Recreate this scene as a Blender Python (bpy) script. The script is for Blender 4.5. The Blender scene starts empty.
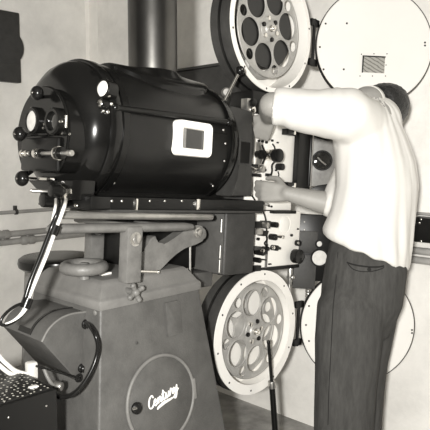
import bpy, bmesh, math, random
from mathutils import Vector as V, Matrix, noise
from mathutils.bvhtree import BVHTree
random.seed(4)
PI = math.pi
sc = bpy.context.scene
COL = sc.collection
# ------------------------------------------------------------------ camera
FPX, CH, PITCH = 600.0, 1.38, math.radians(5.5)
cd = bpy.data.cameras.new('camera'); cam = bpy.data.objects.new('camera', cd); COL.objects.link(cam)
cam.location = (0, 0, CH); cam.rotation_euler = (PI/2 - PITCH, 0, 0)
cd.sensor_width = 36; cd.lens = 36*FPX/430; cd.clip_start = .02
sc.camera = cam
EX = V((1, 0, 0)); FW = V((0, math.cos(PITCH), -math.sin(PITCH))); UP = EX.cross(FW); CAM = V((0, 0, CH))
def ray(px, py): return FW + EX*((px-215)/FPX) + UP*((215-py)/FPX)
def at(px, py, depth): return CAM + ray(px, py)*depth
# ------------------------------------------------------------------ frames: T = the tilted projector, G = level, same heading
A, TL = math.radians(46), math.radians(4)
dirX = V((math.cos(A), math.sin(A), 0)); dirY = V((-math.sin(A), math.cos(A), 0)); Z = V((0, 0, 1))
O = at(257, 332, 600/258)
def frame(x, y, z):
    m = Matrix((x, y, z)).transposed().to_4x4(); m.translation = O; return m
G = frame(dirX, dirY, Z)
T = frame(dirX*math.cos(TL) - Z*math.sin(TL), dirY, dirX*math.sin(TL) + Z*math.cos(TL))
I4 = Matrix.Identity(4)
def hit(px, py, axis, val, F=None):
    F = F or T; Fi = F.inverted(); o = Fi @ CAM; r = Fi.to_3x3() @ ray(px, py)
    return o + r*((val - o[axis])/r[axis])
def L(px, py, y, F=None): return hit(px, py, 1, y, F)
def LX(px, py, x, F=None): return hit(px, py, 0, x, F)
def xz(px, py, y, F=None):
    p = L(px, py, y, F); return (p.x, p.z)
# ------------------------------------------------------------------ materials
def mat(name, v, rough=.6, spec=.4, metal=0, noise_amt=0, nscale=12, bump=0, bscale=60, coat=0, detail=6, tint=1, aniso=None):
    m = bpy.data.materials.new(name); m.use_nodes = True
    nt = m.node_tree; b = nt.nodes['Principled BSDF']
    def col(x): return (x, x*(1-.025*tint), x*(1-.075*tint), 1)
    b.inputs['Base Color'].default_value = col(v)
    b.inputs['Roughness'].default_value = rough; b.inputs['Metallic'].default_value = metal
    b.inputs['Specular IOR Level'].default_value = spec; b.inputs['Coat Weight'].default_value = coat
    tc = nt.nodes.new('ShaderNodeTexCoord')
    if noise_amt:
        n = nt.nodes.new('ShaderNodeTexNoise'); n.inputs['Scale'].default_value = nscale; n.inputs['Detail'].default_value = detail
        n.inputs['Roughness'].default_value = .65
        mp = nt.nodes.new('ShaderNodeMapping')
        if aniso: mp.inputs['Scale'].default_value = aniso
        r = nt.nodes.new('ShaderNodeValToRGB')
        r.color_ramp.elements[0].position = .32; r.color_ramp.elements[1].position = .68
        r.color_ramp.elements[0].color = col(v*(1-noise_amt)); r.color_ramp.elements[1].color = col(min(1, v*(1+noise_amt)))
        nt.links.new(tc.outputs['Object'], mp.inputs['Vector']); nt.links.new(mp.outputs['Vector'], n.inputs['Vector'])
        nt.links.new(n.outputs['Fac'], r.inputs['Fac']); nt.links.new(r.outputs['Color'], b.inputs['Base Color'])
    if bump:
        n2 = nt.nodes.new('ShaderNodeTexNoise'); n2.inputs['Scale'].default_value = bscale; n2.inputs['Detail'].default_value = 4
        bp = nt.nodes.new('ShaderNodeBump'); bp.inputs['Strength'].default_value = bump; bp.inputs['Distance'].default_value = .01
        nt.links.new(tc.outputs['Object'], n2.inputs['Vector']); nt.links.new(n2.outputs['Fac'], bp.inputs['Height'])
        nt.links.new(bp.outputs['Normal'], b.inputs['Normal'])
    return m
M = dict(
    plaster=mat('wall plaster', .88, .9, .1, noise_amt=.16, nscale=2.2, bump=.25, bscale=30, detail=9),
    plaster2=mat('front wall plaster', .88, .9, .1, noise_amt=.13, nscale=3.0, bump=.25, bscale=30, detail=9),
    stripe=mat('white paint strip', .97, .8, .1, noise_amt=.05, nscale=8),
    patch=mat('pale paint patch', .88, .85, .1, noise_amt=.06, nscale=6),
    plasterdark=mat('dark rear wall paint', .06, .9, .1, noise_amt=.2, nscale=3),
    ceil=mat('ceiling paint', .15, .9, .1),
    floor=mat('worn concrete', .32, .75, .25, noise_amt=.45, nscale=3.5, bump=.15, bscale=40, detail=9),
    gloss=mat('black enamel', .006, .18, .3, bump=.02, bscale=9, noise_amt=.25, nscale=6),
    shell=mat('lamp housing enamel', .008, .28, .3, noise_amt=.25, nscale=5, bump=.03, bscale=14),
    black=mat('black paint', .007, .35, .3),
    rubber=mat('black rubber', .008, .22, .28),
    char=mat('charcoal crackle paint', .044, .5, .4, noise_amt=.22, nscale=20, bump=.2, bscale=260),
    grey=mat('grey hammered paint', .085, .5, .4, noise_amt=.2, nscale=14, bump=.15, bscale=180, detail=9),
    grey2=mat('mid grey paint', .16, .5, .4, noise_amt=.16, nscale=14, bump=.1, bscale=180),
    cast=mat('cast iron paint', .14, .45, .45, noise_amt=.22, nscale=18, bump=.15, bscale=120),
    rail=mat('dull steel', .42, .34, .5, metal=.85, noise_amt=.15, nscale=20),
    chrome=mat('chrome', .8, .16, .5, metal=1),
    steel=mat('brushed steel', .5, .35, .5, metal=.9, noise_amt=.2, nscale=25),
    alu=mat('reel aluminium', .40, .45, .45, metal=.25, noise_amt=.15, nscale=20),
    white=mat('white enamel', .93, .42, .35, noise_amt=.03, nscale=6),
    magwhite=mat('white magazine paint', .86, .55, .25, noise_amt=.03, nscale=5),
    doorwhite=mat('white door paint', .78, .6, .2, noise_amt=.02, nscale=5),
    cable=mat('white cable sheath', .74, .35, .5),
    film=mat('dark film stock', .008, .35, .5),
    blued=mat('blued flue steel', .09, .34, .5, metal=.95, noise_amt=.4, nscale=4, aniso=(1, 1, .5), bump=.04, bscale=14),
    panelgrey=mat('cast grey interior', .2, .45, .45, noise_amt=.35, nscale=16),
    pipe=mat('painted conduit', .34, .5, .4, noise_amt=.22, nscale=8),
    wood=mat('worn stool wood', .24, .6, .3, noise_amt=.35, nscale=10, aniso=(1, 1, .1)),
    skin=mat('skin', .29, .5, .35, noise_amt=.06, nscale=14, bump=.06, bscale=160, tint=1.3),
    hair=mat('dark hair', .012, .45, .4, noise_amt=.6, nscale=60, bump=.5, bscale=190),
    shirt=mat('white cotton', .65, .9, .1, bump=.05, bscale=240),
    trouser=mat('dark worsted cloth', .056, .9, .12, noise_amt=.22, nscale=60, bump=.12, bscale=420, aniso=(1, 1, .2)),
    trimdark=mat('dark stitched edge', .02, .9, .1),
    shoe=mat('black leather', .015, .35, .5),
    glassdark=mat('dark glass', .015, .06, .6, coat=.5),
    glassgrey=mat('grey glass', .22, .12, .6, noise_amt=.3, nscale=25),
    dial=mat('pale gauge dial', .6, .4, .4, noise_amt=.12, nscale=60),
    lensglass=mat('frosted glass port', .85, .25, .5),
    emblem=mat('cream emblem enamel', .85, .4, .4),
)
def tex_perf():
    m = mat('perforated sheet', .012, .45, .4); nt = m.node_tree; b = nt.nodes['Principled BSDF']
    tc = nt.nodes.new('ShaderNodeTexCoord'); v = nt.nodes.new('ShaderNodeTexVoronoi'); v.voronoi_dimensions = '2D'; v.inputs['Scale'].default_value = 62
    v.inputs['Randomness'].default_value = .45
    r = nt.nodes.new('ShaderNodeValToRGB'); r.color_ramp.interpolation = 'CONSTANT'
    r.color_ramp.elements[0].color = (.6, .58, .52, 1); r.color_ramp.elements[1].color = (.012, .0116, .011, 1); r.color_ramp.elements[1].position = .165
    nt.links.new(tc.outputs['Object'], v.inputs['Vector']); nt.links.new(v.outputs['Distance'], r.inputs['Fac']); nt.links.new(r.outputs['Color'], b.inputs['Base Color'])
    return m
M['perf'] = tex_perf()
def tex_wire():
    m = mat('wired glass', .34, .25, .5); nt = m.node_tree; b = nt.nodes['Principled BSDF']
    tc = nt.nodes.new('ShaderNodeTexCoord'); mp = nt.nodes.new('ShaderNodeMapping'); mp.inputs['Rotation'].default_value = (0, math.radians(52), 0)
    w = nt.nodes.new('ShaderNodeTexWave'); w.inputs['Scale'].default_value = 26; w.inputs['Distortion'].default_value = 2.5; w.inputs['Detail Scale'].default_value = 2
    r = nt.nodes.new('ShaderNodeValToRGB'); r.color_ramp.elements[0].color = (.17, .164, .15, 1); r.color_ramp.elements[1].color = (.36, .35, .32, 1)
    r.color_ramp.elements[0].position = .05; r.color_ramp.elements[1].position = .4
    nt.links.new(tc.outputs['Object'], mp.inputs['Vector']); nt.links.new(mp.outputs['Vector'], w.inputs['Vector']); nt.links.new(w.outputs['Fac'], r.inputs['Fac']); nt.links.new(r.outputs['Color'], b.inputs['Base Color'])
    return m
M['wire'] = tex_wire()
# ------------------------------------------------------------------ mesh builder
def basis(axis):
    a = V(axis).normalized(); h = V((0, 0, 1)) if abs(a.z) < .9 else V((1, 0, 0))
    u = h.cross(a).normalized(); return a, u, a.cross(u)
def smoothpath(pts, n=8, closed=False):
    p = [V(q) for q in pts]; out = []; N = len(p)
    for i in range(N if closed else N-1):
        if closed: a, b, c, e = p[i-1], p[i], p[(i+1) % N], p[(i+2) % N]
        else: a, b, c, e = p[max(i-1, 0)], p[i], p[i+1], p[min(i+2, N-1)]
        for k in range(n):
            t = k/n
            out.append(.5*((2*b) + (c-a)*t + (2*a-5*b+4*c-e)*t*t + (3*b-a-3*c+e)*t**3))
    if not closed: out.append(p[-1])
    return out
class MB:
    def __init__(s): s.b = bmesh.new()
    def _bev(s, verts, w, seg=2):
        es = list({e for v in verts for e in v.link_edges})
        bmesh.ops.bevel(s.b, geom=es, offset=w, segments=seg, profile=.5, affect='EDGES', clamp_overlap=True)
    def box(s, x0, x1, y0, y1, z0, z1, bevel=0, seg=2):
        m = Matrix.Translation(((x0+x1)/2, (y0+y1)/2, (z0+z1)/2)) @ Matrix.Diagonal((x1-x0, y1-y0, z1-z0, 1))
        r = bmesh.ops.create_cube(s.b, size=1, matrix=m)
        if bevel: s._bev(r['verts'], bevel, seg)
        return s
    def ring(s, c, u, v, n): return [s.b.verts.new(c + u*math.cos(2*PI*i/n) + v*math.sin(2*PI*i/n)) for i in range(n)]
    def skin(s, rings, cap0=True, cap1=True, closed=False):
        n = len(rings[0])
        R = rings + ([rings[0]] if closed else [])
        for a, b in zip(R, R[1:]):
            for i in range(n):
                try: s.b.faces.new((a[i], a[(i+1) % n], b[(i+1) % n], b[i]))
                except ValueError: pass
        if not closed:
            if cap0: s.b.faces.new(rings[0][::-1])
            if cap1: s.b.faces.new(rings[-1])
        return s
    def lathe(s, prof, o=(0, 0, 0), axis=(1, 0, 0), n=48, closed=False, cap0=True, cap1=True):
        a, u, v = basis(axis); o = V(o)
        return s.skin([s.ring(o + a*t, u*max(r, 1e-4), v*max(r, 1e-4), n) for t, r in prof], cap0, cap1, closed)
    def cyl(s, p0, p1, r0, r1=None, n=24, bevel=0):
        p0, p1 = V(p0), V(p1); l = (p1-p0).length; r1 = r0 if r1 is None else r1
        pr = [(0, r0), (l, r1)] if not bevel else [(0, r0-bevel), (bevel*.3, r0-bevel*.3), (bevel, r0), (l-bevel, r1), (l-bevel*.3, r1-bevel*.3), (l, r1-bevel)]
        return s.lathe(pr, p0, p1-p0, n)
    def annulus(s, o, axis, r0, r1, h, n=64):
        return s.lathe([(0, r0), (0, r1), (h, r1), (h, r0)], o, axis, n, closed=True)
    def torus(s, o, axis, R, r, n=48, k=12, flat=1):
        return s.lathe([(r*flat*math.sin(2*PI*i/k), R + r*math.cos(2*PI*i/k)) for i in range(k)], o, axis, n, closed=True)
    def tube(s, pts, r, n=10, closed=False):
        P = [V(p) for p in pts]; N = len(P); rings = []; u = None
        for i in range(N):
            t = (P[(i+1) % N] - P[i-1]) if closed else (P[min(i+1, N-1)] - P[max(i-1, 0)])
            t.normalize()
            if u is None: _, u, _ = basis(t)
            u = (u - t*u.dot(t)).normalized(); v = t.cross(u)
            rr = r(i/(N-1)) if callable(r) else r
            rings.append(s.ring(P[i], u*rr, v*rr, n))
        return s.skin(rings, closed=closed)
    def sph(s, c, r, sc=(1, 1, 1), rot=None, seg=20):
        m = Matrix.Translation(V(c)) @ (rot.to_4x4() if rot else I4) @ Matrix.Diagonal((*[r*k for k in sc], 1))
        k = max(8, seg*2//3); a0 = .02
        return s.skin([[s.b.verts.new(m @ V((math.sin(t)*math.cos(2*PI*i/seg), math.sin(t)*math.sin(2*PI*i/seg), math.cos(t)))) for i in range(seg)] for t in [a0 + (PI-2*a0)*j/k for j in range(k+1)]])
    def prism(s, poly, axis, a0, a1, bevel=0):
        def mk(p, a): return {'x': (a, p[0], p[1]), 'y': (p[0], a, p[1]), 'z': (p[0], p[1], a)}[axis]
        r0 = [s.b.verts.new(mk(p, a0)) for p in poly]; r1 = [s.b.verts.new(mk(p, a1)) for p in poly]
        n = len(poly)
        for i in range(n): s.b.faces.new((r0[i], r0[(i+1) % n], r1[(i+1) % n], r1[i]))
        f0 = s.b.faces.new(r0[::-1]); f1 = s.b.faces.new(r1)
        if bevel:
            es = list(f0.edges) + list(f1.edges)
            bmesh.ops.bevel(s.b, geom=es, offset=bevel, segments=2, profile=.5, affect='EDGES', clamp_overlap=True)
        return s
    def capsules(s, chain, n=16):
        for (p, r) in chain: s.sph(p, r, seg=n)
        for (p, r), (q, t) in zip(chain, chain[1:]):
            if (V(q)-V(p)).length > 1e-4: s.cyl(p, q, r, t, n=n)
        return s
    def loft(s, rings, n=32):
        return s.skin([s.ring(V(c), V(a), V(b), n) for c, a, b in rings])
    def xf(s, m): bmesh.ops.transform(s.b, matrix=m, verts=s.b.verts); return s
    def mesh(s, name):
        me = bpy.data.meshes.new(name)
        bmesh.ops.recalc_face_normals(s.b, faces=s.b.faces)
        s.b.to_mesh(me); s.b.free(); return me
def finish(me, sharp=38):
    bm = bmesh.new(); bm.from_mesh(me)
    for f in bm.faces: f.smooth = True
    for e in bm.edges: e.smooth = not (len(e.link_faces) == 2 and e.calc_face_angle(0) > math.radians(sharp))
    bm.to_mesh(me); bm.free()
def link(name, me, m, parent=None):
    o = bpy.data.objects.new(name, me); COL.objects.link(o)
    if m: me.materials.clear(); me.materials.append(M[m])
    if parent: o.parent = parent
    return o
def setp(o, label, cat, group=None, kind=None):
    if label: o['label'] = label
    if cat: o['category'] = cat
    if group: o['group'] = group
    if kind: o['kind'] = kind
    return o
def thing(name, label, cat, loc, F=T, group=None):
    o = bpy.data.objects.new(name, None); COL.objects.link(o); o.empty_display_size = .05
    o.matrix_world = F @ Matrix.Translation(V(loc)); o['off'] = list(loc)
    return setp(o, label, cat, group)
OFF = {}
def part(name, mb, m, parent, label=None, sharp=38):
    """mesh in frame coordinates, placed under its thing (or under a part of it)"""
    off = V(OFF[parent.name]) if parent.name in OFF else V(parent['off'])
    me = mb if isinstance(mb, bpy.types.Mesh) else mb.mesh(name)
    me.transform(Matrix.Translation(-off)); finish(me, sharp)
    o = link(name, me, m, parent); OFF[o.name] = off
    if label: o['label'] = label
    return o
def single(name, mb, m, label, cat, loc, F=T, group=None, sharp=38):
    me = mb if isinstance(mb, bpy.types.Mesh) else mb.mesh(name)
    me.transform(Matrix.Translation(-V(loc))); finish(me, sharp)
    o = link(name, me, m); o.matrix_world = F @ Matrix.Translation(V(loc)); OFF[o.name] = V(loc)
    return setp(o, label, cat, group)
def structure(name, mb, m):
    me = mb.mesh(name); finish(me); o = link(name, me, m); o['kind'] = 'structure'; return o
def clean():
    for o in COL.objects:
        if 'off' in o: del o['off']
def evald(o):
    dg = bpy.context.evaluated_depsgraph_get(); me = bpy.data.meshes.new_from_object(o.evaluated_get(dg)); return me
def remesh(mb, vox, smooth=6, fac=.5):
    me = mb.mesh('tmp'); o = bpy.data.objects.new('tmp', me); COL.objects.link(o)
    r = o.modifiers.new('r', 'REMESH'); r.mode = 'VOXEL'; r.voxel_size = vox; r.use_smooth_shade = True
    if smooth:
        s = o.modifiers.new('s', 'SMOOTH'); s.factor = fac; s.iterations = smooth
    out = evald(o); bpy.data.objects.remove(o); return out
def plate2d(circles, ext, holes=(), polys=()):
    """flat plate: outer circle + holes as a filled 2D curve, returned as a mesh in its XY plane"""
    cu = bpy.data.curves.new('tmp', 'CURVE'); cu.dimensions = '2D'; cu.fill_mode = 'BOTH'; cu.extrude = ext
    def add(pts):
        sp = cu.splines.new('POLY'); sp.points.add(len(pts)-1)
        for q, p in zip(sp.points, pts): q.co = (p[0], p[1], 0, 1)
        sp.use_cyclic_u = True
    for x, y, r in list(circles) + list(holes): add([(x + r*math.cos(2*PI*i/48), y + r*math.sin(2*PI*i/48)) for i in range(48)])
    for p in polys: add(p)
    o = bpy.data.objects.new('tmp', cu); COL.objects.link(o); me = evald(o); bpy.data.objects.remove(o); return me
def mesh_to(mb, me, m):
    me.transform(m); mb.b.from_mesh(me)
def rrect(x0, x1, z0, z1, r, n=5):
    out = []
    for cx, cz, a in ((x1-r, z1-r, 0), (x0+r, z1-r, 90), (x0+r, z0+r, 180), (x1-r, z0+r, 270)):
        out += [(cx + r*math.cos(math.radians(a+90*i/n)), cz + r*math.sin(math.radians(a+90*i/n))) for i in range(n+1)]
    return out
# ------------------------------------------------------------------ the booth
WF = .74                                  # front wall: G-frame x
Gi = G.inverted()
corner = V((-.885, 4.308, 0)); WL = (Gi @ corner).y   # left wall: G-frame y
def gbox(mb): return mb.xf(G)
FZ = -O.z                                 # floor level in the G frame
structure('floor', gbox(MB().box(-4.2, WF+.1, -3, WL+.1, FZ-.08, FZ)), 'floor')
structure('ceiling', gbox(MB().box(-4.2, WF+.1, -3, WL+.1, FZ+2.75, FZ+2.85)), 'ceil')
structure('wall_front', gbox(MB().box(WF, WF+.1, -3, WL, FZ, FZ+2.75)), 'plaster2')
structure('wall_back', gbox(MB().box(-4.3, -4.2, -3.1, WL+.1, FZ, FZ+2.75)), 'plasterdark')
structure('wall_right', gbox(MB().box(-4.2, WF+.1, -3.1, -3, FZ, FZ+2.75)), 'plasterdark')
structure('wall_left', gbox(MB().box(-4.2, WF, WL, WL+.1, FZ, FZ+2.75)), 'plaster')
# pale strip of paint running down the corner
mb = MB(); zs = [1.3 + .1*i for i in range(13)]
def strip_x(z, k): return .02*noise.noise(V((z*3, k, 0)))
mb.prism([(WF-.03+strip_x(z, 1), z+FZ) for z in zs] + [(WF, z+FZ) for z in zs[::-1]], 'y', WL-.002, WL+.01)
mb.prism([(WL, z+FZ) for z in zs] + [(WL-.10+strip_x(z, 5), z+FZ) for z in zs[::-1]], 'x', WF-.002, WF+.01)
structure('trim_1', gbox(mb), 'stripe')
structure('trim_2', gbox(MB().box(WF-.002, WF+.01, WL-.46, WL-.19, 1.3+FZ, 1.98+FZ)), 'patch')
# conduits on the left wall
def pipe_line(name, label, px0, py0, px1, py1, r, fits, group):
    y = WL - r - .012
    a, b = L(px0, py0, y, G), L(px1, py1, y, G)
    b.z = a.z; a.x = a.x - .6; b.x = WF - .03
    t = thing(name, label, 'pipe', a, G, group)
    part('pipe_run', MB().cyl(a, b, r, n=14), 'pipe', t)
    for px, kind in fits:
        q = L(px, py0, y, G); q.z = a.z
        if kind == 'c':
            mb = MB(); mb.lathe([(-.05, r*1.12), (-.04, r*1.5), (-.012, r*1.5), (-.01, r*1.3), (.01, r*1.3), (.012, r*1.5), (.04, r*1.5), (.05, r*1.12)], q, (1, 0, 0), 16)
            part('coupling', mb, 'pipe', t)
        else:
            mb = MB().annulus(q - V((.009, 0, 0)), (1, 0, 0), r, r+.006, .018, 16)
            mb.box(q.x-.009, q.x+.009, q.y, WL-.002, q.z+r*.6, q.z+r+.028, .002)
            part('strap_clip', mb, 'char', t)
pipe_line('conduit', 'thin topmost conduit on the left wall with a dark strap clip', 0, 213, 40, 208, .012, [(16, 's')], 'conduits on the left wall')
pipe_line('conduit', 'middle wall conduit, upper of the close pair behind the stool', 0, 235, 50, 229, .02, [(2, 'c')], 'conduits on the left wall')
pipe_line('conduit', 'lowest wall conduit with a bulging coupling just above the stool', 0, 243, 50, 237, .02, [(28, 'c')], 'conduits on the left wall')
# dark box cover on the left wall
y = WL - .05; p0, p1 = L(-14, 10, y, G), L(21.5, 83, y, G)
t = thing('wall_cabinet', 'black square cabinet mounted high on the left wall', 'cabinet', ((p0.x+p1.x)/2, WL, p1.z), G)
ztop = L(20, 13, y, G).z
part('cabinet_body', MB().box(p0.x, p1.x, y, WL-.001, p1.z, ztop, .006), 'char', t)
c = V(((p0.x+p1.x)/2 + .02, y, (p1.z+ztop)/2))
part('round_cover', MB().lathe([(0, .11), (.004, .11), (.006, .1), (.006, .002)], c, (0, -1, 0), 40), 'char', t)
# dark cabinet on the front wall behind the lamp house
q0, q1 = LX(180, 79, WF-.18, G), LX(228, 66, WF-.18, G)
t = thing('port_cabinet', 'dark grey cabinet on the front wall, between flue and upper magazine', 'cabinet', (WF, (q0.y+q1.y)/2, FZ+1.45), G)
za = LX(220, 65.5, WF-.18, G).z
ya, yb = LX(150, 80, WF-.18, G).y, LX(243, 66, WF-.18, G).y
part('cabinet_body', MB().box(WF-.18, WF-.001, yb, ya, FZ+1.45, za, .008), 'char', t)
part('lid', MB().box(WF-.19, WF-.001, yb-.006, ya+.006, za, za+.014, .004), 'char', t)
# junction box and conduits on the front wall at the right
x = WF - .07
a, b = LX(412, 217, x, G), LX(446, 245, x, G)
t = thing('junction_box', 'black junction box with bright screws on the wall right of the man', 'box', (WF, a.y, b.z), G)
part('box_body', MB().box(x, WF-.001, b.y, a.y, b.z, a.z, .004), 'black', t)
for px, py in ((421, 219.5), (419.6, 223), (421, 241)):
    q = LX(px, py, x, G); part('screw', MB().sph(q, .005, (.5, 1, 1)), 'chrome', t)
for k, (py, r, lab) in enumerate(((214, .007, 'thin conduit just above the black junction box on the right'), (251.5, .016, 'upper of two conduits just below the black junction box'), (261, .016, 'lower of two conduits below the black junction box, right of the man'))):
    q = LX(425, py, WF - r - .004, G)
    single('conduit', MB().cyl(q + V((0, .35, 0)), q - V((0, 1.2, 0)), r, n=14), 'pipe', lab, 'pipe', q, G, 'conduits on the right-hand wall')
# stool
c = at(57, 257, 3.1); c.z -= .02; R = .196
t = thing('stool', 'round black-seated stool standing against the wall behind the pedestal', 'stool', (c.x, c.y, 0), I4)
mb = MB().lathe([(0, .02), (0, R-.02), (.012, R-.004), (.03, R), (.05, R-.004), (.062, R-.02), (.066, R-.06), (.067, .01)], (c.x, c.y, c.z-.035), (0, 0, 1), 48)
part('seat', mb, 'rubber', t)
zt = c.z - .036
part('seat_frame', MB().lathe([(0, .05), (0, .16), (.03, .16), (.03, .05)], (c.x, c.y, zt-.03), (0, 0, 1), 32), 'wood', t)
for k in range(4):
    a = math.radians(3 + 90*k); u = V((math.cos(a), math.sin(a), 0))
    p = V((c.x, c.y, 0)); part('leg', MB().cyl(p + u*.145 + Z*(zt-.005), p + u*.2, .021, .017, n=12), 'wood', t)
pts = [V((c.x, c.y, .3)) + V((math.cos(2*PI*i/40), math.sin(2*PI*i/40), 0))*.17 for i in range(40)]
part('foot_ring', MB().tube(pts, .009, closed=True), 'steel', t)
# ------------------------------------------------------------------ pedestal (level frame)
TP = .13                                    # the sides lean out by this much per metre
def SFat(x, z): 
    y = -.10 - TP*(.27 - z); zz = V((0, TP, 1)).normalized(); yy = zz.cross(V((1, 0, 0)))
    m = Matrix(((1, 0, 0), yy, zz)).transposed().to_4x4(); m.translation = (x, y, z); return m
PX0, PX1, PY0, PY1 = -.795, -.415, -.10, .26
ped = thing('pedestal', 'grey tapered projector pedestal with a round door and a script emblem', 'pedestal', (-.605, .08, FZ), G)
def rectring(mb, z, g):
    return [mb.b.verts.new(p) for p in ((PX0-g, PY0-g, z), (PX1+g, PY0-g, z), (PX1+g, PY1+g, z), (PX0-g, PY1+g, z))]
mb = MB(); mb.skin([rectring(mb, FZ, TP*(.27-FZ)), rectring(mb, .27, 0)])
mb._bev([v for v in mb.b.verts], .008, 3)
part('body', mb, 'grey', ped)
mb = MB(); mb.skin([rectring(mb, FZ, TP*(.27-FZ)+.012), rectring(mb, FZ+.03, TP*(.27-FZ)+.012), rectring(mb, FZ+.05, TP*(.24-FZ))])
part('plinth', mb, 'grey', ped)
mb = MB(); mb.skin([rectring(mb, .25, .006), rectring(mb, .275, .007), rectring(mb, .283, -.002), rectring(mb, .318, -.024), rectring(mb, .326, -.034)])
mb._bev([v for v in mb.b.verts], .003, 2)
part('top_casting', mb, 'grey2', ped)
# round door on the side
S0 = SFat(-.612, -.045); GS = G @ S0
mb = MB().lathe([(0, .126), (.004, .126), (.007, .122), (.008, .001)], (0, .001, 0), (0, -1, 0), 64).xf(S0)
door = part('round_door', mb, 'grey', ped)
part('door_rim', MB().torus((0, -.004, 0), (0, -1, 0), .129, .0055, 72).xf(S0), 'grey2', door)
k = L(136, 408, -.01, GS)
part('latch_knob', MB().lathe([(0, .017), (.008, .017), (.013, .012), (.014, .001)], k, (0, -1, 0), 24).xf(S0), 'black', door)
part('latch_pin', MB().cyl(k + V((-.018, -.008, .004)), k + V((-.006, -.012, .004)), .004).xf(S0), 'chrome', door)
h = L(192.5, 388, 0, GS)
mb = MB().box(h.x-.004, h.x+.006, -.012, .002, h.z-.032, h.z+.032, .002).xf(S0)
part('hinge', mb, 'grey2', door)
# the script emblem on the door
strokes = [[(1.0, 1.35), (.75, 1.75), (.3, 1.5), (.05, .8), (.2, .15), (.65, .0), (1.1, .4), (1.5, .65), (1.42, .95), (1.18, .75), (1.15, .25), (1.4, .02), (1.8, .3), (2.02, .9), (2.0, .05), (2.1, .55), (2.4, .88), (2.52, .6), (2.5, .08), (2.8, .25), (3.1, 1.5), (3.0, .3), (3.2, .04), (3.5, .3), (3.65, .88), (3.6, .2), (3.85, .04), (4.15, .45), (4.25, .88), (4.2, .15), (4.45, .2), (4.7, 1.0), (4.82, .78), (5.05, .82), (5.0, .2), (5.25, .15), (5.45, .88), (5.42, .3), (5.65, .15), (5.95, .8), (6.0, .9), (5.9, -.2), (5.6, -.8), (5.3, -.6), (5.6, -.2), (6.3, .35)],
           [(2.75, 1.0), (3.4, 1.08)]]
p0, p1 = L(149, 410, -.009, GS), L(177, 391, -.009, GS); u = (p1-p0); sc_ = u.length/6.0; u.normalize(); vv = V((-u.z, 0, u.x))
mb = MB()
for st in strokes:
    mb.tube([p0 + (u*(x+.22*y) + vv*y)*sc_ + V((0, -.0005, 0)) for x, y in [tuple(q)[:2] for q in smoothpath([(a, b, 0) for a, b in st], 6)]], .0024, 6)
mb.tube(smoothpath([p0 + (u*x + vv*y)*sc_ for x, y in ((5.2, -.55), (4.2, -.5), (3.0, -.42), (1.9, -.55), (1.5, -.75))], 6), lambda t: .0016 + .0032*math.sin(PI*min(1, t*1.0)), 8)
part('script_emblem', mb.xf(S0), 'emblem', door, 'cream script lettering')
# raised plate, wing screw, small bolt
a, b = L(164, 303, 0, GS), L(181, 333, 0, GS)
part('raised_plate', MB().prism(rrect(a.x, b.x, b.z, a.z, .004), 'y', -.007, .002, .002).xf(S0), 'grey', ped)
s = L(133, 292, -.02, G)
s = L(133, 292, -.118, G); mb = MB().cyl(s + V((0, .03, 0)), s - V((0, .012, 0)), .009).sph(s - V((0, .012, 0)), .0125)
for i in range(4):
    t_ = math.radians(25 + 90*i); e = s + V((math.cos(t_)*.024, -.014, math.sin(t_)*.024))
    mb.cyl(s - V((0, .012, 0)), e, .0065, .0075, 12).sph(e, .0085, seg=12)
part('clamp_knob', mb, 'cast', ped)
b_ = L(96, 313, -.0, GS); b_ = LX(95, 313, -.801, G)
part('bolt', MB().sph(b_, .008, (.5, 1, 1)), 'grey2', ped)
b_ = L(137, 343, -.003, GS); part('bolt', MB().sph(b_, .0045, (1, .5, 1)).xf(S0), 'char', ped)
# hand wheel on the pedestal's top
wc = L(84, 267, .0, G); wx, wy, wz = wc
hw = thing('hand_wheel', 'thick-rimmed grey hand wheel lying flat on top of the pedestal', 'wheel', (wx, wy, .326), G)
part('rim', MB().torus((wx, wy, wz), (0, 0, 1), .053, .0175, 48, 16, 1.0), 'cast', hw)
mb = MB().lathe([(0, .016), (.02, .016), (.026, .010), (.027, .001)], (wx, wy, wz-.013), (0, 0, 1), 20)
for i in range(3):
    t_ = math.radians(40 + 120*i); mb.cyl((wx, wy, wz), (wx + .05*math.cos(t_), wy + .05*math.sin(t_), wz), .008, .008, 10)
part('hub', mb, 'cast', hw)
part('stem', MB().cyl((wx, wy, .324), (wx, wy, wz-.005), .016, .013), 'cast', hw)
q = L(105, 273, .0, G); single('name_tab', MB().box(q.x-.018, q.x+.018, q.y-.01, q.y+.01, .3262, .333, .002), 'emblem', 'small white tab on the pedestal top beside the hand wheel', 'tab', (q.x, q.y, .3262), G)
# ------------------------------------------------------------------ sheet metal hood on the pedestal's rear
HY0, HY1 = -.035, .19
hood = thing('rear_hood', 'grey curved sheet metal hood sticking out from the rear of the pedestal', 'hood', (-.87, .08, .04), G)
def hp(px, py): return xz(px, py, HY0, G)
arc = smoothpath([(*hp(42, 342), 0), (*hp(49, 329), 0), (*hp(60, 319), 0), (*hp(72, 314), 0), (*hp(86, 312), 0)], 5)
poly = [(p.x, p.y) for p in arc] + [(-.795, arc[-1].y), (-.825, .04), hp(77, 381)]
part('hood_shell', MB().prism(poly, 'y', HY0, HY1, .003), 'grey', hood)
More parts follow.
